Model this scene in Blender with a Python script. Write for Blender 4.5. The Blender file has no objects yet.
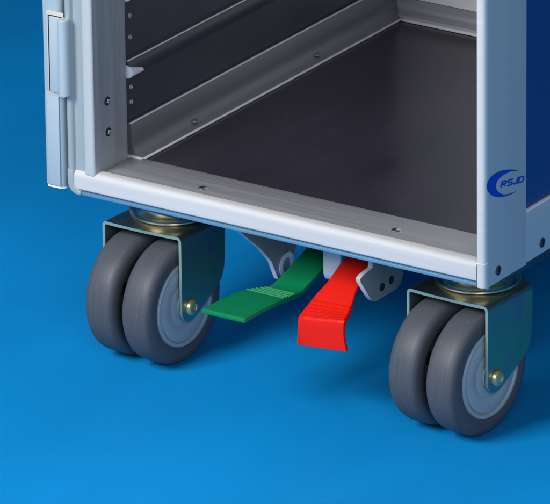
import bpy, bmesh, math
from mathutils import Vector, Matrix
SC = bpy.context.scene
COL = SC.collection
R = math.radians

# ------------------------------------------------------------------ materials
def mat(name, base, rough=.5, metal=0., spec=.5, coat=0., noise=None, bump=None, rvar=0., aniso=0.):
    """noise=(scale xyz, amount) value variation; bump=(scale xyz, strength, distance)"""
    m = bpy.data.materials.new(name); m.use_nodes = True
    nt = m.node_tree; b = nt.nodes['Principled BSDF']; L = nt.links.new
    b.inputs['Base Color'].default_value = (*base, 1)
    b.inputs['Roughness'].default_value = rough
    b.inputs['Metallic'].default_value = metal
    b.inputs['Specular IOR Level'].default_value = spec
    b.inputs['Coat Weight'].default_value = coat
    tc = nt.nodes.new('ShaderNodeTexCoord')
    def ns(scale, detail=4):
        mp = nt.nodes.new('ShaderNodeMapping'); mp.inputs['Scale'].default_value = scale
        n = nt.nodes.new('ShaderNodeTexNoise'); n.inputs['Scale'].default_value = 1
        n.inputs['Detail'].default_value = detail
        L(tc.outputs['Object'], mp.inputs['Vector']); L(mp.outputs[0], n.inputs['Vector'])
        return n
    if noise:
        n = ns(noise[0])
        mr = nt.nodes.new('ShaderNodeMapRange'); mr.inputs[1].default_value = .3; mr.inputs[2].default_value = .7
        mr.inputs[3].default_value = 1 - noise[1]; mr.inputs[4].default_value = 1 + noise[1]
        L(n.outputs['Fac'], mr.inputs[0])
        mx = nt.nodes.new('ShaderNodeVectorMath'); mx.operation = 'SCALE'
        mx.inputs[0].default_value = base; L(mr.outputs[0], mx.inputs['Scale'])
        L(mx.outputs[0], b.inputs['Base Color'])
        if rvar:
            m2 = nt.nodes.new('ShaderNodeMapRange'); m2.inputs[1].default_value = .3; m2.inputs[2].default_value = .7
            m2.inputs[3].default_value = rough - rvar; m2.inputs[4].default_value = rough + rvar
            L(n.outputs['Fac'], m2.inputs[0]); L(m2.outputs[0], b.inputs['Roughness'])
    if bump:
        n = ns(bump[0], 6); bp = nt.nodes.new('ShaderNodeBump')
        bp.inputs['Strength'].default_value = bump[1]; bp.inputs['Distance'].default_value = bump[2]
        L(n.outputs['Fac'], bp.inputs['Height']); L(bp.outputs[0], b.inputs['Normal'])
    return m

M = {}
M['floor'] = mat('blue_backdrop', (.003, .238, .60), .55, spec=.12, noise=((7, 3, 3), .10), bump=((700, 700, 700), .05, .0004))
M['white_alu'] = mat('satin_white_aluminium', (.56, .56, .575), .62, .0, noise=((6, 300, 300), .05), rvar=.03)
M['blue_alu'] = mat('blue_reflection_aluminium', (.36, .41, .425), .42, .2, noise=((150, 150, 3), .03), rvar=.03)  # blue mirrored from the surroundings is mixed into the plain aluminium
M['door_alu'] = mat('door_edge_aluminium', (.43, .51, .55), .42, .15, noise=((150, 150, 3), .03), rvar=.03)  # steel-blue tint carries the environment's reflection
M['side_alu'] = mat('side_rail_aluminium', (.44, .55, .60), .40, .25, noise=((30, 30, 4), .04), rvar=.04, bump=((900, 900, 20), .05, .0002))  # bluish base imitates the blue environment this side reflects
M['sill_alu'] = mat('brushed_sill', (.32, .325, .345), .40, .4, noise=((6, 260, 260), .10), rvar=.08, bump=((20, 1200, 1200), .12, .0002))
M['reveal_alu'] = mat('brushed_reveal', (.37, .39, .415), .42, .4, noise=((260, 260, 7), .10), rvar=.07, bump=((1200, 1200, 20), .12, .0002))
M['liner'] = mat('shaded_liner', (.046, .050, .070), .36, .0, spec=.5, noise=((9, 9, 9), .18), rvar=.06)  # darkness of the unlit interior is painted into this base colour
M['liner_floor'] = mat('shaded_liner_floor', (.028, .024, .037), .22, .0, spec=.36, noise=((22, 7, 22), .25), rvar=.09)  # floor darkened the same way: interior shade held in the colour
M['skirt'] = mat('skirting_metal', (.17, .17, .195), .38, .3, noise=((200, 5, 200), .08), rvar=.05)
M['edge'] = mat('bright_trim', (.80, .81, .86), .35, .0)
M['back'] = mat('rear_wall_metal', (.80, .81, .85), .35, .0, noise=((7, 7, 30), .06), rvar=.04)
M['panel'] = mat('navy_panel', (.012, .065, .25), .42, spec=.3, noise=((12, 12, 12), .04))
M['rubber'] = mat('grey_rubber', (.072, .080, .098), .50, spec=.35, noise=((1100, 30, 30), .09), rvar=.05, bump=((900, 900, 900), .12, .0003))
M['hub'] = mat('blue_reflection_nylon', (.32, .39, .43), .45, spec=.45, noise=((40, 40, 40), .05), rvar=.04)  # blue-grey is reflected colour, painted into the hub
M['steel'] = mat('bolt_steel', (.62, .62, .58), .22, 1.)
M['gold'] = mat('gold_zinc', (.84, .78, .62), .28, 1., noise=((35, 35, 35), .10), rvar=.05)
M['bolt'] = mat('gold_bolt', (.85, .64, .34), .3, .85)
M['dark'] = mat('dark_void', (.012, .012, .016), .6)
M['screw'] = mat('dark_screw', (.16, .18, .20), .25, .9)
M['paint'] = mat('pale_painted_steel', (.55, .62, .68), .42, .0, noise=((60, 60, 60), .05))
M['plate_face'] = mat('bracket_grey', (.26, .30, .32), .5, .2, noise=((60, 60, 60), .08))
M['green'] = mat('green_plastic', (.003, .20, .075), .45, spec=.22, noise=((80, 80, 80), .05), bump=((1200, 1200, 1200), .06, .0002))
M['red'] = mat('red_plastic', (.70, .012, .005), .42, spec=.2, noise=((80, 80, 80), .04), bump=((1200, 1200, 1200), .06, .0002))
M['logo'] = mat('royal_blue_ink', (.002, .06, .52), .4)
M['lip_alu'] = mat('lip_aluminium', (.47, .50, .51), .44, .1, noise=((200, 200, 4), .04))
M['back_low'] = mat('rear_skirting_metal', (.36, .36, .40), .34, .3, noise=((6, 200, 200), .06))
M['lip_blue'] = mat('floor_reflection_lip', (.16, .34, .50), .35, .4)  # blue floor's reflection on the lip, painted as a base tint
M['beige'] = mat('beige_plastic', (.52, .50, .47), .45)
M['nub'] = mat('runner_tip', (.75, .75, .79), .45)

def wear(m, scale, light, amount=.5, thr=.66):
    """thin streaky marks mixed over the base colour"""
    nt = m.node_tree; b = nt.nodes['Principled BSDF']; L = nt.links.new
    tc = nt.nodes.new('ShaderNodeTexCoord'); mp = nt.nodes.new('ShaderNodeMapping'); mp.inputs['Scale'].default_value = scale
    mp.inputs['Rotation'].default_value = (.1, .2, .5)
    n = nt.nodes.new('ShaderNodeTexNoise'); n.inputs['Scale'].default_value = 1; n.inputs['Detail'].default_value = 8; n.inputs['Roughness'].default_value = .7
    L(tc.outputs['Object'], mp.inputs[0]); L(mp.outputs[0], n.inputs['Vector'])
    mr = nt.nodes.new('ShaderNodeMapRange'); mr.inputs[1].default_value = thr; mr.inputs[2].default_value = thr+.1
    mr.inputs[3].default_value = 0; mr.inputs[4].default_value = amount
    L(n.outputs['Fac'], mr.inputs[0])
    mx = nt.nodes.new('ShaderNodeMix'); mx.data_type = 'RGBA'
    old = b.inputs['Base Color']
    if old.is_linked: L(old.links[0].from_socket, mx.inputs[6])
    else: mx.inputs[6].default_value = old.default_value
    mx.inputs[7].default_value = (*light, 1)
    L(mr.outputs[0], mx.inputs[0]); L(mx.outputs[2], old)
wear(M['liner_floor'], (260, 40, 100), (.14, .14, .16), .55, .64)
wear(M['liner'], (120, 25, 260), (.12, .12, .14), .45, .64)
wear(M['white_alu'], (60, 500, 500), (.38, .39, .42), .45, .64)
wear(M['sill_alu'], (60, 700, 300), (.55, .55, .58), .5, .62)
wear(M['reveal_alu'], (300, 700, 60), (.55, .56, .60), .4, .63)
wear(M['side_alu'], (300, 300, 40), (.30, .38, .46), .4, .63)
wear(M['rubber'], (220, 220, 220), (.15, .15, .165), .5, .62)
wear(M['hub'], (300, 300, 300), (.13, .17, .21), .4, .63)
wear(M['red'], (140, 320, 320), (.55, .03, .02), .5, .62)
wear(M['green'], (140, 320, 320), (.02, .13, .06), .5, .62)
wear(M['floor'], (28, 28, 28), (.005, .22, .56), .6, .62)

def zinc(name, tint):
    """yellow-passivated zinc: metal whose tint drifts between green, gold and violet"""
    m = bpy.data.materials.new(name); m.use_nodes = True
    nt = m.node_tree; b = nt.nodes['Principled BSDF']; L = nt.links.new
    tc = nt.nodes.new('ShaderNodeTexCoord'); mp = nt.nodes.new('ShaderNodeMapping')
    mp.inputs['Scale'].default_value = (22, 44, 30)
    n = nt.nodes.new('ShaderNodeTexNoise'); n.inputs['Scale'].default_value = 1; n.inputs['Detail'].default_value = 2
    n.inputs['Distortion'].default_value = .6
    cr = nt.nodes.new('ShaderNodeValToRGB'); e = cr.color_ramp.elements
    e[0].position = .32; e[0].color = (*tint[0], 1); e[1].position = .68; e[1].color = (*tint[2], 1)
    k = e.new(.5); k.color = (*tint[1], 1)
    L(tc.outputs['Object'], mp.inputs[0]); L(mp.outputs[0], n.inputs['Vector'])
    L(n.outputs['Fac'], cr.inputs[0]); L(cr.outputs[0], b.inputs['Base Color'])
    b.inputs['Metallic'].default_value = .9; b.inputs['Roughness'].default_value = .3
    return m
M['zinc'] = zinc('zinc_iridescent', ((.10, .42, .25), (.20, .40, .29), (.28, .27, .38)))
M['zinc_edge'] = mat('zinc_edge_highlight', (.36, .50, .43), .4, .5)  # greenish highlight along the bracket's rim, put in as colour
M['zinc_top'] = mat('zinc_olive_gold', (.50, .45, .31), .34, 1., noise=((40, 40, 40), .15), rvar=.05)  # separate tone for top faces, painting in their dark reflections

# ------------------------------------------------------------------ mesh helpers
def sharp(bm, ang=38):
    for f in bm.faces: f.smooth = True
    for e in bm.edges:
        if len(e.link_faces) == 2 and e.calc_face_angle(0) > R(ang): e.smooth = False

def obj(name, bm, m, parent=None, loc=(0, 0, 0), ang=38):
    bmesh.ops.recalc_face_normals(bm, faces=bm.faces)
    sharp(bm, ang)
    me = bpy.data.meshes.new(name); bm.to_mesh(me); bm.free()
    for x in (m if isinstance(m, (list, tuple)) else [m]): me.materials.append(x)
    o = bpy.data.objects.new(name, me); COL.objects.link(o); o.location = loc
    if parent: o.parent = parent
    return o

def box(x0, x1, y0, y1, z0, z1, bev=0., seg=2, bm=None):
    b = bmesh.new()
    bmesh.ops.create_cube(b, size=1)
    for v in b.verts:
        v.co = Vector(((x0+x1)/2 + v.co.x*(x1-x0), (y0+y1)/2 + v.co.y*(y1-y0), (z0+z1)/2 + v.co.z*(z1-z0)))
    if bev: bmesh.ops.bevel(b, geom=b.edges[:], offset=bev, segments=seg, profile=.5, affect='EDGES')
    return merge(bm, b) if bm else b

def merge(a, b, mi=None):
    me = bpy.data.meshes.new('tmp')
    if mi is not None:
        for f in b.faces: f.material_index = mi
    b.to_mesh(me); b.free(); a.from_mesh(me); bpy.data.meshes.remove(me); return a

def extrude(pts, axis, a, b, bev=0., seg=2, closed=True):
    """closed polygon in the plane perpendicular to axis, extruded from a to b.
    axis 0: pts=(y,z); 1: pts=(x,z); 2: pts=(x,y)"""
    bm = bmesh.new()
    def P(p, t):
        return (t, p[0], p[1]) if axis == 0 else (p[0], t, p[1]) if axis == 1 else (p[0], p[1], t)
    A = [bm.verts.new(P(p, a)) for p in pts]; B = [bm.verts.new(P(p, b)) for p in pts]
    n = len(pts)
    bm.faces.new(A); bm.faces.new(B[::-1])
    for i in range(n): bm.faces.new((A[i], B[i], B[(i+1) % n], A[(i+1) % n]))
    bmesh.ops.recalc_face_normals(bm, faces=bm.faces)
    if bev:
        es = [e for e in bm.edges if e.calc_face_angle(0) > R(35)]
        bmesh.ops.bevel(bm, geom=es, offset=bev, segments=seg, profile=.5, affect='EDGES')
    return bm

def lathe(prof, axis='Z', n=64, closed=False, c=(0, 0, 0)):
    """prof: list of (r, h) ; revolve about axis"""
    bm = bmesh.new(); rings = []
    for r, h in prof:
        ring = []
        if r < 1e-6:
            v = bm.verts.new((0, 0, h)); ring = [v]*n
        else:
            for i in range(n):
                t = 2*math.pi*i/n; ring.append(bm.verts.new((r*math.cos(t), r*math.sin(t), h)))
        rings.append(ring)
    pr = list(zip(rings, rings[1:])) + ([(rings[-1], rings[0])] if closed else [])
    for a, b in pr:
        for i in range(n):
            j = (i+1) % n; vs = []
            for v in (a[i], a[j], b[j], b[i]):
                if v not in vs: vs.append(v)
            if len(vs) > 2: bm.faces.new(vs)
    if axis == 'X': bm.transform(Matrix.Rotation(R(90), 4, 'Y'))
    if axis == 'Y': bm.transform(Matrix.Rotation(R(90), 4, 'X'))
    bm.transform(Matrix.Translation(c))
    return bm

def arc(cx, cy, r, a0, a1, n=6):
    return [(cx + r*math.cos(R(a0+(a1-a0)*i/n)), cy + r*math.sin(R(a0+(a1-a0)*i/n))) for i in range(n+1)]

# ------------------------------------------------------------------ the setting
bm = bmesh.new()
NX = 2; prof = [(-6, 0), (2.6, 0)] + [(2.6 + 1.6*math.sin(R(a)), 1.6 - 1.6*math.cos(R(a))) for a in range(6, 91, 6)] + [(4.2, 4.5)]
cols = [[bm.verts.new((x, y, z)) for y, z in prof] for x in (-7, 7)]
for i in range(len(prof)-1): bm.faces.new((cols[0][i], cols[1][i], cols[1][i+1], cols[0][i+1]))
fl = obj('floor', bm, M['floor']); fl['kind'] = 'structure'
fl['label'] = 'seamless bright blue studio floor sweeping up behind the trolley'

# ------------------------------------------------------------------ trolley
T = bpy.data.objects.new('galley_trolley', None); COL.objects.link(T); T.location = (0, 0, 0)
T['label'] = 'open aluminium airline service trolley standing on twin grey castors'
T['category'] = 'trolley'
ZB, ZT = .115, 1.02
XL, XR = -.150, .150
D0, D1 = .346, .395      # inner and outer back
XI = -.130

# left front post: outer bead, recessed face, raised inner lip, reveal going in
p = arc(-.1477, .0012, .0024, 90, 270, 8)[::1]
prof = [(-.1495, .036)] + arc(-.1476, .0018, .0024, 180, 360, 10) + [(-.1448, .0022), (-.1376, .0022), (-.1372, .0006), (-.1362, 0)] + \
       [(-.1316, 0), (-.1305, .0005), (-.130, .0014), (-.130, .036)]
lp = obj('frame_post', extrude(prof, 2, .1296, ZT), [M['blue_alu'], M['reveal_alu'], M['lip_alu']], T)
for f in lp.data.polygons:
    if f.normal.x > .9 and f.center.y > .01: f.material_index = 1
    elif f.center.x > -.1378 and f.center.y < .002: f.material_index = 2
lp['label'] = 'left front post with screwed brushed inner face'
# rounded bottom-left corner cap
pts = arc(-.1420, ZB+.0080, .0080, 180, 270, 8) + [(-.1404, ZB), (-.1404, .1176), (-.1413, .1178)] + arc(-.1413, .1238, .0042, 250, 190, 5) + [(-.1456, .1312), (-.150, .1312)]
obj('corner_cap', extrude(pts, 1, -.0006, .034, bev=.0009, seg=3), M['blue_alu'], T)
# front edge trim (white) and the lip below
pts = [(.0075, .1182), (.0012, .1182)] + [(.0002, .1192)] + arc(.0037, .1272, .0036, 180, 95, 8) + [(.0075, .1311)]
obj('edge_trim', extrude(pts, 0, -.1454, .1436, bev=.0003), M['white_alu'], T)
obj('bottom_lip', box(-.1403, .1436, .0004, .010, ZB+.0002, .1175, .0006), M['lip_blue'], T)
# sill strip
obj('door_sill', box(-.1299, .1434, .0078, .0405, .1255, .1300, .0004), M['sill_alu'], T)
for x, y in ((-.0624, .018), (.0745, .0209)):
    obj('rivet', lathe([(0, .1310), (.0016, .1309), (.0026, .1304), (.0030, .1299)], c=(x, y, 0), n=24), M['steel'], T)
# right post
prof = arc(.1462, .0038, .0038, 270, 360, 8) + [(.150, .046), (.1435, .046), (.1435, .0012), (.1442, 0)]
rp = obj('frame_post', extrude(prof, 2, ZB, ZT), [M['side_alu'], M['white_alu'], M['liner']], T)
for f in rp.data.polygons:
    if f.normal.y < -.4 and f.normal.x > -.5 and f.normal.x < .75: f.material_index = 1  # front faces whitened to paint in the rounded corner's highlight
    elif f.normal.x < -.5: f.material_index = 2
rp['label'] = 'right front post with rounded edge whitened as a highlight and printed logo'
pts = arc(.1462, .0038, .00395, 270, 350, 8) + [(.1436, .0038), (.1436, -.00015)]
obj('joint_line', extrude(pts, 2, .1301, .1305), M['edge'], T)
# side rail and panel on the right
pts = [(.150, ZB+.001), (.150, .1472), (.1494, .1480), (.1440, .1480), (.1440, ZB+.001)]
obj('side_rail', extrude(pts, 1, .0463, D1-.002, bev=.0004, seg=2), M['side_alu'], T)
obj('rail_edge', box(.1474, .1502, .0466, D1-.003, .1481, .1490, .0003), M['edge'], T)  # pale strip painting the highlight on the rail's bevel
obj('side_panel', box(.1402, .1478, .0462, D1-.004, .1493, ZT-.01), M['panel'], T)
# left outer side, base, back, roof
obj('side_panel', box(-.1494, -.1386, .0362, D1-.004, ZB+.004, ZT-.01), M['panel'], T)
obj('base_plate', box(-.1378, .1398, .011, D1-.01, ZB+.001, .1250), M['plate_face'], T)
obj('rear_panel', box(-.1490, .1490, D1-.0038, D1, ZB+.003, ZT-.01, .001), M['panel'], T)
obj('roof_panel', box(-.150, .150, .001, D1, ZT+.0005, ZT+.012, .003), M['blue_alu'], T)
# inner liners
fb = obj('inner_floor', box(-.1330, .1400, .0408, D0, .1256, .1284), M['liner_floor'], T)
obj('inner_wall', box(-.1384, -.1335, .0364, D0+.004, .1256, ZT-.012), M['liner'], T)
obj('inner_wall', box(.1345, .1400, .0465, D0+.004, .1290, ZT-.012), M['liner'], T)
bw = obj('rear_wall', box(-.1333, .1343, D0+.0002, D0+.006, .1413, ZT-.012), M['back'], T)
# bright rear skirting with a coved foot
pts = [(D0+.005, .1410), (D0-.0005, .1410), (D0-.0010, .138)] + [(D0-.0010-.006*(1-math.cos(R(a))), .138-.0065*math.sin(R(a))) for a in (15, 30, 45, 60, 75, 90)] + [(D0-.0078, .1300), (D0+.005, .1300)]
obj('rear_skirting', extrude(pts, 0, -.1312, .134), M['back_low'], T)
obj('skirting_edge', box(-.1205, .134, D0-.0104, D0-.0079, .1286, .1302, .0004), M['edge'], T)
# left skirting
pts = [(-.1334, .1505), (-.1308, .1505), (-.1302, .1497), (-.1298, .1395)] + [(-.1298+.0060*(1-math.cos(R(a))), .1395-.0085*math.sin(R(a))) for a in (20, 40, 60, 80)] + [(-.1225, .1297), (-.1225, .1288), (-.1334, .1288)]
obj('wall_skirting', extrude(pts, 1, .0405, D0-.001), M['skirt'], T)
obj('skirting_edge', box(-.1226, -.1211, .0402, D0-.008, .1286, .1299, .0004), M['edge'], T)
obj('skirting_edge', box(-.1335, -.1215, .0386, .0404, .1287, .1306), M['edge'], T)
obj('skirting_edge', box(-.1318, -.1304, .0405, D0-.002, .15055, .1513, .0003), M['edge'], T)
for y in (.105, .245):
    obj('rivet', lathe([(0, 0), (.0022, -.0002), (.0028, -.0012)], c=(-.1269, y, .1338), n=20), M['skirt'], T)
# runner rails pressed in the left wall, front tips paled to imitate light caught there
for i, z in enumerate((.1925, .2425, .2925, .3425, .3925, .4425, .4925, .5425, .5925, .6425, .6925, .7425, .7925, .8425, .8925, .9425)):
    pts = [(-.1336, z), (-.1304, z-.0008), (-.1290, z-.0030), (-.1290, z-.0075), (-.1305, z-.0105), (-.1336, z-.0125)]
    rr = obj('runner_rail', extrude(pts, 1, .0382, D0-.002), M['liner'], T)
    obj('rail_edge', box(-.1308, -.1302, .0386, D0-.003, z-.0004, z+.0003), M['edge'], rr)
    pts = [(-.1336, z-.0022), (-.1290, z-.0026), (-.1266, z-.0050), (-.1266, z-.0088), (-.1290, z-.0112), (-.1336, z-.0116)]
    if i < 4:
        tb = bmesh.new(); A = []; B = []
        for q in pts:
            A.append(tb.verts.new((q[0], .0375, q[1])))
            B.append(tb.verts.new((q[0]-.001*(q[0] > -.133), .0530, z-.0092+(q[1]-z+.0065)*.30)))
        tb.faces.new(A); tb.faces.new(B[::-1])
        for k in range(6): tb.faces.new((A[k], A[(k+1) % 6], B[(k+1) % 6], B[k]))
        bmesh.ops.bevel(tb, geom=tb.edges[:], offset=.0007, segments=2, affect='EDGES')
        obj('rail_tip', tb, M['nub'], rr)
    for dz in (.0130, .0270):
        if z + dz < .3:
            obj('pin_hole', lathe([(0, .0002), (.0007, .0003), (.0010, .0008), (.0014, .0008), (.0017, .0002)], 'X', n=20, c=(-.1334, .0455, z+dz)), M['back_low'], T)
for z in (.1730, .1633):
    obj('pin_hole', lathe([(0, .0002), (.0007, .0003), (.0010, .0008), (.0014, .0008), (.0017, .0002)], 'X', n=20, c=(-.1334, .0455, z)), M['back_low'], T)

# screws: countersunk ring with a cross
def screw(c, axis, parent, r=.0024, m=M['screw']):
    b = lathe([(r*1.12, 0), (r*1.12, .0004), (r*.95, .0005), (r*.9, .0001), (r*.84, .0003), (r*.55, .0008), (r*.18, .0008), (0, .0008)], n=28)
    if axis == 'X': b.transform(Matrix.Rotation(R(90), 4, 'Y'))
    b.transform(Matrix.Translation(c))
    s = obj('screw', b, m, parent)
    d = .00085
    for a in (25, 115):
        k = box(-r*.58, r*.58, -r*.15, r*.15, d-.0001, d+.0001)
        k.transform(Matrix.Rotation(R(a), 4, 'Z'))
        if axis == 'X': k.transform(Matrix.Rotation(R(90), 4, 'Y'))
        k.transform(Matrix.Translation(c))
        obj('slot', k, M['edge'] if m is M['dark'] else M['dark'], s)
screw((-.1299, .0151, .1741), 'X', T, .0025, M['dark'])
screw((-.1299, .0155, .1538), 'X', T, .0025, M['dark'])
screw((.1500, .0142, .1222), 'X', T, .0027)
screw((.1500, .0644, .1228), 'X', T, .0027)
for x, y in ((.1338, .0056), (.1478, .0062)):
    obj('stud', lathe([(.0016, .1165), (.0016, .1130), (.0011, .1125), (0, .1125)], n=16, c=(x, y, 0)), M['steel'], T)

# printed logo on the right post
def side(u, v, x=.15015):
    """logo artwork coordinates (u right, v down, about a third of a millimetre each) on the post's side face"""
    return Vector((x, .0052 + (u-490)*.00112, .1825 - (u-490)*.00037 - (v-180)*.00063))
def curve(pts, n=16):
    out = []
    for i in range(len(pts)-1):
        P = [pts[max(0, i-1)], pts[i], pts[i+1], pts[min(len(pts)-1, i+2)]]
        for j in range(n):
            t = j/n
            out.append(tuple(.5*((2*b) + (-a+c)*t + (2*a-5*b+4*c-d)*t*t + (-a+3*b-3*c+d)*t**3) for a, b, c, d in zip(*P)))
    out.append(pts[-1]); return out
OUT = curve([(520.2, 171.2), (514.5, 169.7), (507.5, 169.5), (499, 171.3), (491.5, 176), (487.2, 183), (487.2, 190), (491.5, 195.3), (498.5, 197.2), (506.5, 196), (513, 193.3), (517, 190.8)])
INN = curve([(520.2, 171.2), (514.5, 170.9), (509, 172.2), (503.2, 175.2), (498.6, 179.2), (496.1, 184), (496.4, 189), (499.2, 192.6), (503.5, 194.3), (508.5, 193.9), (513, 192.4), (517, 190.8)])
b = bmesh.new(); n = len(OUT)-1
A = [b.verts.new(side(*q)) for q in OUT]; Bv = [b.verts.new(side(*q)) for q in INN]
for i in range(n):
    b.faces.new((A[i], A[i+1], Bv[i+1], Bv[i]))
bmesh.ops.remove_doubles(b, verts=b.verts, dist=1e-5)
obj('logo_crescent', b, M['logo'], T)
def stroke(bm, pts, w, closed=False, x=.15022):
    """a mitred band of width w along pts (artwork coordinates)"""
    n = len(pts); Lf, Rt = [], []
    for i, p in enumerate(pts):
        p = Vector(p)
        a = Vector(pts[i-1]) if (i or closed) else None; c = Vector(pts[(i+1) % n]) if (i < n-1 or closed) else None
        d1 = (p-a).normalized() if a else (c-p).normalized(); d2 = (c-p).normalized() if c else d1
        m = (d1+d2).normalized(); k = 1/max(.5, m.dot(d1)); nv = Vector((-m.y, m.x))*w/2*k
        Lf.append(bm.verts.new(side(*(p+nv), x))); Rt.append(bm.verts.new(side(*(p-nv), x)))
    for i in range(n if closed else n-1):
        j = (i+1) % n; bm.faces.new((Lf[i], Lf[j], Rt[j], Rt[i]))
GL = {'R': ([([(0, 0), (0, 1), (.78, 1), (.96, .88), (.96, .62), (.78, .5), (.12, .5)], 0), ([(.5, .42), (.98, 0)], 0)], 4.5),
      'S': ([([(.98, 1), (.18, 1), (0, .88), (0, .62), (.18, .5), (.8, .5), (.98, .38), (.98, .12), (.8, 0), (-.02, 0)], 0)], 4.4),
      'J': ([([(.98, 1.1), (.98, .14), (.76, 0), (.2, 0), (0, .14), (0, .3)], 0)], 3.4),
      'D': ([([(0, 0), (0, 1), (.72, 1), (1, .78), (1, .22), (.72, 0)], 1)], 4.6)}
bm = bmesh.new(); cur = 0
for ch in 'RSJD':
    st, wd = GL[ch]
    for q, (pl_, cl) in enumerate(st):
        P = []
        for gx, gy in pl_:
            X = cur + gx*wd; Y = gy*5.7
            P.append((500.6 + X + Y*.28, 187.3 - X*.255 - Y))
        stroke(bm, P, 1.45, bool(cl), .15022 + q*.00001)
    cur += wd + 1.75
obj('logo_lettering', bm, M['logo'], T)

# ------------------------------------------------------------------ door folded back along the left side
def rrect(x0, x1, y0, y1, r0, r1):
    return arc(x0+r0, y0+r0, r0, 180, 270, 4) + arc(x1-r1, y0+r1, r1, 270, 360, 6) + [(x1, y1), (x0, y1)]
dr = obj('door', extrude(rrect(-.1662, -.1529, 0, .295, .0012, .0036), 2, .1178, ZT-.004, bev=.0006), M['door_alu'], T)
obj('door_edge', box(-.1640, -.1550, -.0008, -.0002, .1183, .1795, .0003), M['door_alu'], dr)
obj('end_cap', extrude(rrect(-.1660, -.1531, .0004, .29, .0016, .0038), 2, .1163, .1177), M['edge'], dr)
hg = obj('hinge', box(-.1596, -.1514, -.0026, -.0013, .1800, .2290, .0005), M['door_alu'], T)
obj('hinge_barrel', lathe([(0, .1798), (.0030, .1798), (.0036, .1804), (.0036, .2286), (.0030, .2292), (0, .2292)], c=(-.1483, -.0032, 0), n=32), M['door_alu'], hg)
obj('hinge_slot_shade', box(-.1611, -.1505, -.0013, -.0010, .1797, .2293), M['dark'], hg)  # dark sheet painting the shade of the slot beside the leaf
obj('hinge_surround', box(-.1624, -.1500, -.0009, -.0001, .1768, .2320, .0003), M['beige'], hg)
hg2 = obj('hinge', box(-.1592, -.1514, -.0042, -.0012, .8800, .9290, .0008), M['door_alu'], T)

# ------------------------------------------------------------------ castors
def build_bracket():
    # contour of the leg's free edge (y, z), from front round the axle to the back
    yf = -.028
    cont = [(yf, .0385)] + [(-.0195 + .0088*math.cos(R(a)), .0378 + .0088*math.sin(R(a))) for a in (190, 205, 220, 235, 250, 265, 280, 295)] + \
           [(-.0105, .0322), (-.0030, .0366), (.0040, .0402), (.0095, .0436), (.0135, .0480), (.0156, .0540), (.0166, .0620), (.0170, .072)]
    n = len(cont)
    hw, zt, rb = .0290, .0865, .0030
    topy = [yf + (.0170-yf)*i/(n-1) for i in range(n)]
    nx = 24
    b = bmesh.new(); rows = []
    for i in range(n):
        cy, cz = cont[i]; ty = topy[i]; row = []; sk = -.0035*(1-i/(n-1))
        zs = zt - rb
        def leg(s):
            out = []
            for k in range(9):
                f = k/8
                out.append((s*hw, cy + (ty-cy)*min(1, f*1.15) + (sk if s < 0 else 0), cz + (zs-cz)*f))
            return out
        def corner(s):
            return [(s*(hw - rb + rb*math.cos(R(a))), ty + (sk if s < 0 else 0), zs + rb*math.sin(R(a))) for a in (30, 60)]
        L_ = leg(-1) + corner(-1)
        # top, front edge slightly bowed; the back bulges round the swivel
        T_ = []
        for k in range(nx+1):
            f = -1 + 2*k/nx; x = f*(hw-rb)
            t = i/(n-1)
            bulge = t**2*.013*(1-f*f)
            yy = ty + bulge - .0012*(1-f*f)*(1-t)
            q = math.hypot(x/.029, (yy-.001)/.029)
            dome = .0026*(1 - max(0, min(1, (q-.78)/.35))**1.3)*min(1, t*5)*(1-abs(f)**6)
            T_.append((x, yy - .0035*(1-t)*(.5-.5*f), zt + dome))
        R_ = corner(1)[::-1] + leg(1)[::-1]
        rows.append([b.verts.new(p) for p in L_ + T_ + R_])
    for i in range(n-1):
        for k in range(len(rows[0])-1):
            b.faces.new((rows[i][k], rows[i][k+1], rows[i+1][k+1], rows[i+1][k]))
    bmesh.ops.remove_doubles(b, verts=b.verts, dist=1e-6)
    bmesh.ops.recalc_face_normals(b, faces=b.faces)
    # make normals point outwards (up on the top)
    up = sum(f.normal.z for f in b.faces if f.calc_center_median().z > .088)
    if up < 0: bmesh.ops.reverse_faces(b, faces=b.faces)
    # thickness
    geo = bmesh.ops.solidify(b, geom=b.faces[:], thickness=.0019)
    return b

def tyre_bm(cx, cy, cz):
    w = .0111
    h = [(.0276, w-.0012), (.0290, w-.0005), (.0320, w-.0001), (.0345, w-.0004), (.0365, w-.0011), (.0379, w-.0021), (.0386, w-.0031), (.03905, w-.0046), (.0393, w-.0066), (.0395, .0015)]
    prof = [(r, -x) for r, x in h] + [(.0395, 0)] + h[::-1]
    return lathe(prof, 'X', 96, closed=True, c=(cx, cy, cz))
def hub_bm(cx, cy, cz, s):
    w = .0111
    prof = [(.0278, w-.0016), (.0277, w-.0004), (.0272, w+.0002), (.0256, w+.0002), (.0252, w-.0002), (.0249, w-.0015), (.0244, w-.0015), (.0241, w-.0004), (.0236, w-.0001),
            (.0150, w-.0003), (.0146, w-.0005), (.0142, w-.0003), (.0085, w-.0002), (.0080, w+.0006), (0, w+.0006)]
    b = lathe([(r, h) for r, h in prof], 'X', 96)
    if s < 0: b.transform(Matrix.Scale(-1, 4, (1, 0, 0)))
    b.transform(Matrix.Translation((cx, cy, cz)))
    return b

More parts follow.
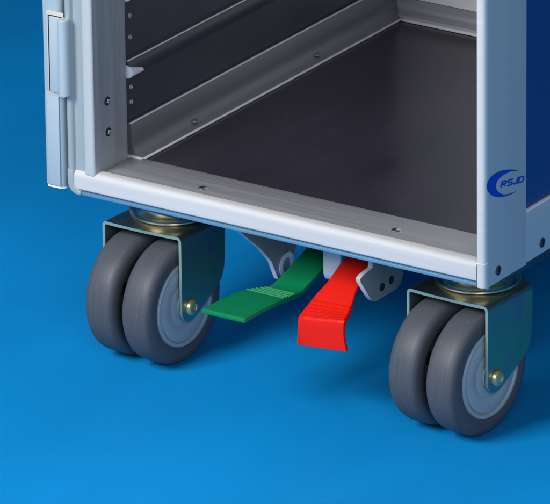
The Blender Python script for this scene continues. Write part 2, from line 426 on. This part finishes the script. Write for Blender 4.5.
AY, AZ = -.0195, .0395
def caster(label):
    br = obj('caster', build_bracket(), [M['zinc'], M['zinc_edge'], M['zinc_top']], T)
    vs = br.data.vertices
    for f in br.data.polygons:
        ls = [(vs[a].co-vs[b].co).length for a, b in f.edge_keys]
        if sum(abs(l-.0019) < .00012 for l in ls) >= 2 and f.area < 3e-5 and min(abs(f.normal.z), 1) < .995 and (f.center.y < -.0265 or f.center.z < .08) and abs(f.normal.x) < .9: f.material_index = 1
        elif f.normal.z > .6: f.material_index = 2
    br['label'] = label
    for s in (-1, 1):
        obj('tyre', tyre_bm(s*.0141, AY, AZ), M['rubber'], br)
        obj('wheel_hub', hub_bm(s*.0141, AY, AZ, s), M['hub'], br)
        b = lathe([(.0050, .0289), (.0052, .0294), (.0052, .0306), (.0046, .0316), (.0030, .0323), (.0026, .0322), (.0022, .0317), (0, .0316)], 'X', 36)
        if s < 0: b.transform(Matrix.Scale(-1, 4, (1, 0, 0)))
        b.transform(Matrix.Translation((0, AY, .0382)))
        obj('axle_bolt', b, M['bolt'], br)
    obj('axle', lathe([(0, -.027), (.004, -.027), (.004, -.006), (.022, -.006), (.022, .006), (.004, .006), (.004, .027), (0, .027)], 'X', 16, c=(0, AY, .0385)), M['dark'], br)  # wide dark middle added to black out the gap between wheels
    def lift(prof, dz, dy=.001): return [(r_, h_+dz) for r_, h_ in prof]
    obj('swivel_ring', lathe([(0, .0888), (.0256, .0888), (.0262, .0894), (.0262, .0902), (.0252, .0912), (.0232, .0918), (.0205, .0924), (.0198, .0930), (.0198, .0948), (.0185, .0954), (0, .0954)], n=72, c=(0, .001, 0)), M['gold'], br)
    obj('swivel_hub', lathe([(.0160, .0953), (.0160, .0978), (.0240, .0984), (.0252, .0996), (.0252, .1022), (.0238, .1028), (0, .1028)], n=56, c=(0, .001, 0)), M['gold'], br)
    obj('mounting_plate', box(-.036, .036, -.038, .030, .1030, .1114, .0015), M['screw'], br)
    return br
c1 = caster('front right twin-wheel castor with teal zinc bracket')
c1.location = (.1069, .0602, 0); c1.rotation_euler = (0, 0, R(-5.0))
def copy_tree(o, parent):
    c = o.copy(); COL.objects.link(c); c.parent = parent
    for ch in [k for k in bpy.data.objects if k.parent == o]: copy_tree(ch, c)
    return c
for loc, rz, lab in (((-.1126, .0561, 0), -3, 'front left twin-wheel castor with dark green zinc bracket'),
                     ((.1000, .335, 0), 8, 'rear right twin-wheel castor'), ((-.1000, .335, 0), -6, 'rear left twin-wheel castor')):
    c = copy_tree(c1, T); c.location = loc; c.rotation_euler = (0, 0, R(rz)); c['label'] = lab

# ------------------------------------------------------------------ pedals
def pedal(path, ribs, th, bev=.0007):
    """path: (y, z, halfwidth, xshift, roll) ; extruded strip with thickness, ribs: list of fractions (index, f)"""
    def sm(pts, k=6):
        out = []
        for i in range(len(pts)-1):
            p0 = pts[max(0, i-1)]; p1 = pts[i]; p2 = pts[i+1]; p3 = pts[min(len(pts)-1, i+2)]
            for j in range(k):
                t = j/k
                out.append(tuple(.5*((2*b_) + (-a_+c_)*t + (2*a_-5*b_+4*c_-d_)*t*t + (-a_+3*b_-3*c_+d_)*t**3) for a_, b_, c_, d_ in zip(p0, p1, p2, p3)))
        out.append(tuple(pts[-1])); return out
    P = sm(path); b = bmesh.new(); T_, B_ = [], []
    for i, (y, z, hw, xs, ro) in enumerate(P):
        q0 = P[max(0, i-1)]; q1 = P[min(len(P)-1, i+1)]
        dy, dz = q1[0]-q0[0], q1[1]-q0[1]; l = math.hypot(dy, dz); ny, nz = dz/l, -dy/l   # dy<0 => nz>0 : up
        t_, b_ = [], []
        for k in range(7):
            f = -1+k/3; x = xs + f*hw; zz = z + f*ro
            t_.append(b.verts.new((x, y, zz))); b_.append(b.verts.new((x, y-ny*th, zz-nz*th)))
        T_.append(t_); B_.append(b_)
    n = len(P)
    for i in range(n-1):
        for k in range(6):
            b.faces.new((T_[i][k], T_[i][k+1], T_[i+1][k+1], T_[i+1][k]))
            b.faces.new((B_[i][k], B_[i+1][k], B_[i+1][k+1], B_[i][k+1]))
        b.faces.new((T_[i][0], T_[i+1][0], B_[i+1][0], B_[i][0])); b.faces.new((T_[i][6], B_[i][6], B_[i+1][6], T_[i+1][6]))
    for i in (0, n-1):
        for k in range(6): b.faces.new((T_[i][k], B_[i][k], B_[i][k+1], T_[i][k+1]))
    bmesh.ops.recalc_face_normals(b, faces=b.faces)
    es = [e for e in b.edges if e.calc_face_angle(0) > R(60)]
    bmesh.ops.bevel(b, geom=es, offset=bev, segments=2, profile=.5, affect='EDGES')
    # grip ribs across the pedal
    for u in ribs:
        i = int(u*6); f = u*6-i
        a, c = P[i], P[i+1]; q = [a_+(c_-a_)*f for a_, c_ in zip(a, c)]
        dy, dz = c[0]-a[0], c[1]-a[1]; l = math.hypot(dy, dz); dy /= l; dz /= l; ny, nz = dz, -dy
        r = bmesh.new(); hw = q[2]-.0006
        sec = [(-.0016, -.0004), (-.0010, .0003), (-.0003, .0007), (.0003, .0007), (.0006, .0003), (.0007, -.0004)]
        A = [r.verts.new((q[3]-hw, q[0]+s*dy+h*ny, q[1]-q[4]+s*dz+h*nz)) for s, h in sec]
        C = [r.verts.new((q[3]+hw, q[0]+s*dy+h*ny, q[1]+q[4]+s*dz+h*nz)) for s, h in sec]
        r.faces.new(A); r.faces.new(C[::-1])
        for k in range(6): r.faces.new((A[k], C[k], C[(k+1) % 6], A[(k+1) % 6]))
        merge(b, r)
    return b
g = pedal([(.105, .0930, .0105, -.0127, 0), (.0800, .0835, .0105, -.0127, 0), (.0611, .0774, .0105, -.0127, 0), (.0400, .0712, .0105, -.0127, 0), (.0300, .0700, .0110, -.0127, 0),
           (.0200, .0715, .0128, -.0132, 0), (.0060, .0742, .0148, -.0136, 0), (-.0150, .0757, .0152, -.0136, 0), (-.0349, .0765, .0155, -.0132, 0)],
          (4.35, 4.7, 5.05, 5.35, 5.65), .0030)
gp = obj('brake_pedal', g, M['green'], T); gp['label'] = 'green brake release pedal pointing forward'
g = pedal([(.095, .1080, .0100, .031, 0), (.0700, .1000, .0100, .031, 0), (.0428, .0902, .0102, .031, 0), (.0285, .0830, .0105, .031, 0), (.0200, .0778, .0128, .031, 0),
           (.0120, .0722, .0152, .031, .0008), (.0064, .0686, .0164, .0304, .0020), (.0050, .0655, .0165, .0304, .0020), (.0044, .0580, .0167, .0306, .0020), (.0038, .0500, .0178, .0316, .0016)],
          (4.55, 4.85, 5.15, 5.45, 5.85), .0028)
rp_ = obj('brake_pedal', g, M['red'], T); rp_['label'] = 'red brake pedal with its pad bent down'

# pedal brackets
def plate(pts, x0, x1):
    b = extrude(pts, 0, x0, x1)
    o = obj('pedal_bracket', b, [M['paint'], M['plate_face']], T)
    for f in o.data.polygons:
        if abs(f.normal.x) > .9: f.material_index = 1
    return o
pr = [(.0300, .1145), (.0330, .0985), (.0325, .0962), (.0225, .0952), (.0190, .0938), (.0195, .0915), (.0290, .0790), (.0325, .0752), (.0350, .0738), (.0385, .0733), (.0600, .0735), (.0645, .0755), (.0670, .0800), (.0680, .0900), (.0700, .1145)]
pb = plate(pr, .0468, .0500)
for y, z in ((.0433, .0803), (.0535, .0814)):
    obj('rivet_hole', lathe([(0, .0501), (.0018, .0501), (.0026, .0504), (.0026, .0499)], 'X', 20, c=(0, y, z)), M['dark'], pb)
pl = [(.0140, .1145), (.0200, .1050), (.0300, .0965), (.0385, .0896), (.0455, .0825), (.0516, .0759), (.0555, .0680), (.0585, .0622), (.0640, .0615), (.0700, .0640), (.0760, .0720), (.0850, .0860), (.0900, .1145)]
pg = plate(pl, -.0382, -.0352)
obj('pivot_ring', lathe([(.0050, -.0351), (.0078, -.0351), (.0082, -.0340), (.0050, -.0340)], 'X', 28, closed=True, c=(0, .0670, .0690)), M['edge'], pg)
strip = [(.0440, .1145), (.0440, .0805), (.0447, .0778), (.0465, .0756), (.0495, .0742), (.0700, .0735), (.0700, .0755), (.0500, .0762), (.0480, .0772), (.0466, .0790), (.0462, .0810), (.0462, .1145)]
cs = obj('centre_strap', extrude(strip, 0, .0072, .0196, bev=.0004), M['paint'], T)
obj('pivot_shaft', lathe([(0, -.0355), (.0045, -.0355), (.0045, .0475), (0, .0475)], 'X', 24, c=(0, .0790, .0905)), M['screw'], T)
obj('pedal_housing', box(-.034, .046, .0860, .118, .094, .1148, .002), M['dark'], T)

DZ = .003
for o in [k for k in bpy.data.objects if k.parent == T and not k.name.startswith('caster')]: o.location.z -= DZ

# ------------------------------------------------------------------ camera (fitted)
th, ph, ro, f, tx, ty, d = R(33.5244706), R(21.7688453), R(-.710535), 6873.09, -.0012141, .0953253, 4.0964488
r = Vector((math.cos(th), math.sin(th), 0)); f0 = Vector((-math.sin(th), math.cos(th), 0))
fw = f0*math.cos(ph) + Vector((0, 0, -1))*math.sin(ph); up = r.cross(fw)
r2 = r*math.cos(ro) + up*math.sin(ro); up2 = up*math.cos(ro) - r*math.sin(ro)
C = Vector((0, 0, .21 - DZ)) - fw*d - r*tx - up*ty
cd = bpy.data.cameras.new('camera'); cam = bpy.data.objects.new('camera', cd); COL.objects.link(cam)
Mx = Matrix((r2, up2, -fw)).transposed().to_4x4(); Mx.translation = C
cam.matrix_world = Mx
cd.sensor_width = 36; cd.lens = 36*f/550; cd.clip_end = 100; cd.clip_start = .1
SC.camera = cam

# ------------------------------------------------------------------ light
def area(name, loc, tgt, size, power, col=(1, 1, 1), sy=None):
    l = bpy.data.lights.new(name, 'AREA'); l.energy = power; l.size = size; l.color = col
    if sy: l.shape = 'RECTANGLE'; l.size_y = sy
    o = bpy.data.objects.new(name, l); COL.objects.link(o); o.location = loc
    o.rotation_euler = (Vector(tgt)-Vector(loc)).to_track_quat('-Z', 'Y').to_euler(); return o
area('key_softbox', (-.40, -1.18, 1.05), (-.02, -.12, .1), .58, 28, (1, .985, .96))
area('fill_softbox', (1.4, -1.5, 1.1), (-.05, .1, .15), 1.0, 17, (.97, .98, 1))
w = bpy.data.worlds.new('World'); SC.world = w; w.use_nodes = True
w.node_tree.nodes['Background'].inputs[0].default_value = (.26, .36, .46, 1)
w.node_tree.nodes['Background'].inputs[1].default_value = .36
SC.view_settings.view_transform = 'Standard'; SC.view_settings.look = 'None'; SC.view_settings.exposure = 0
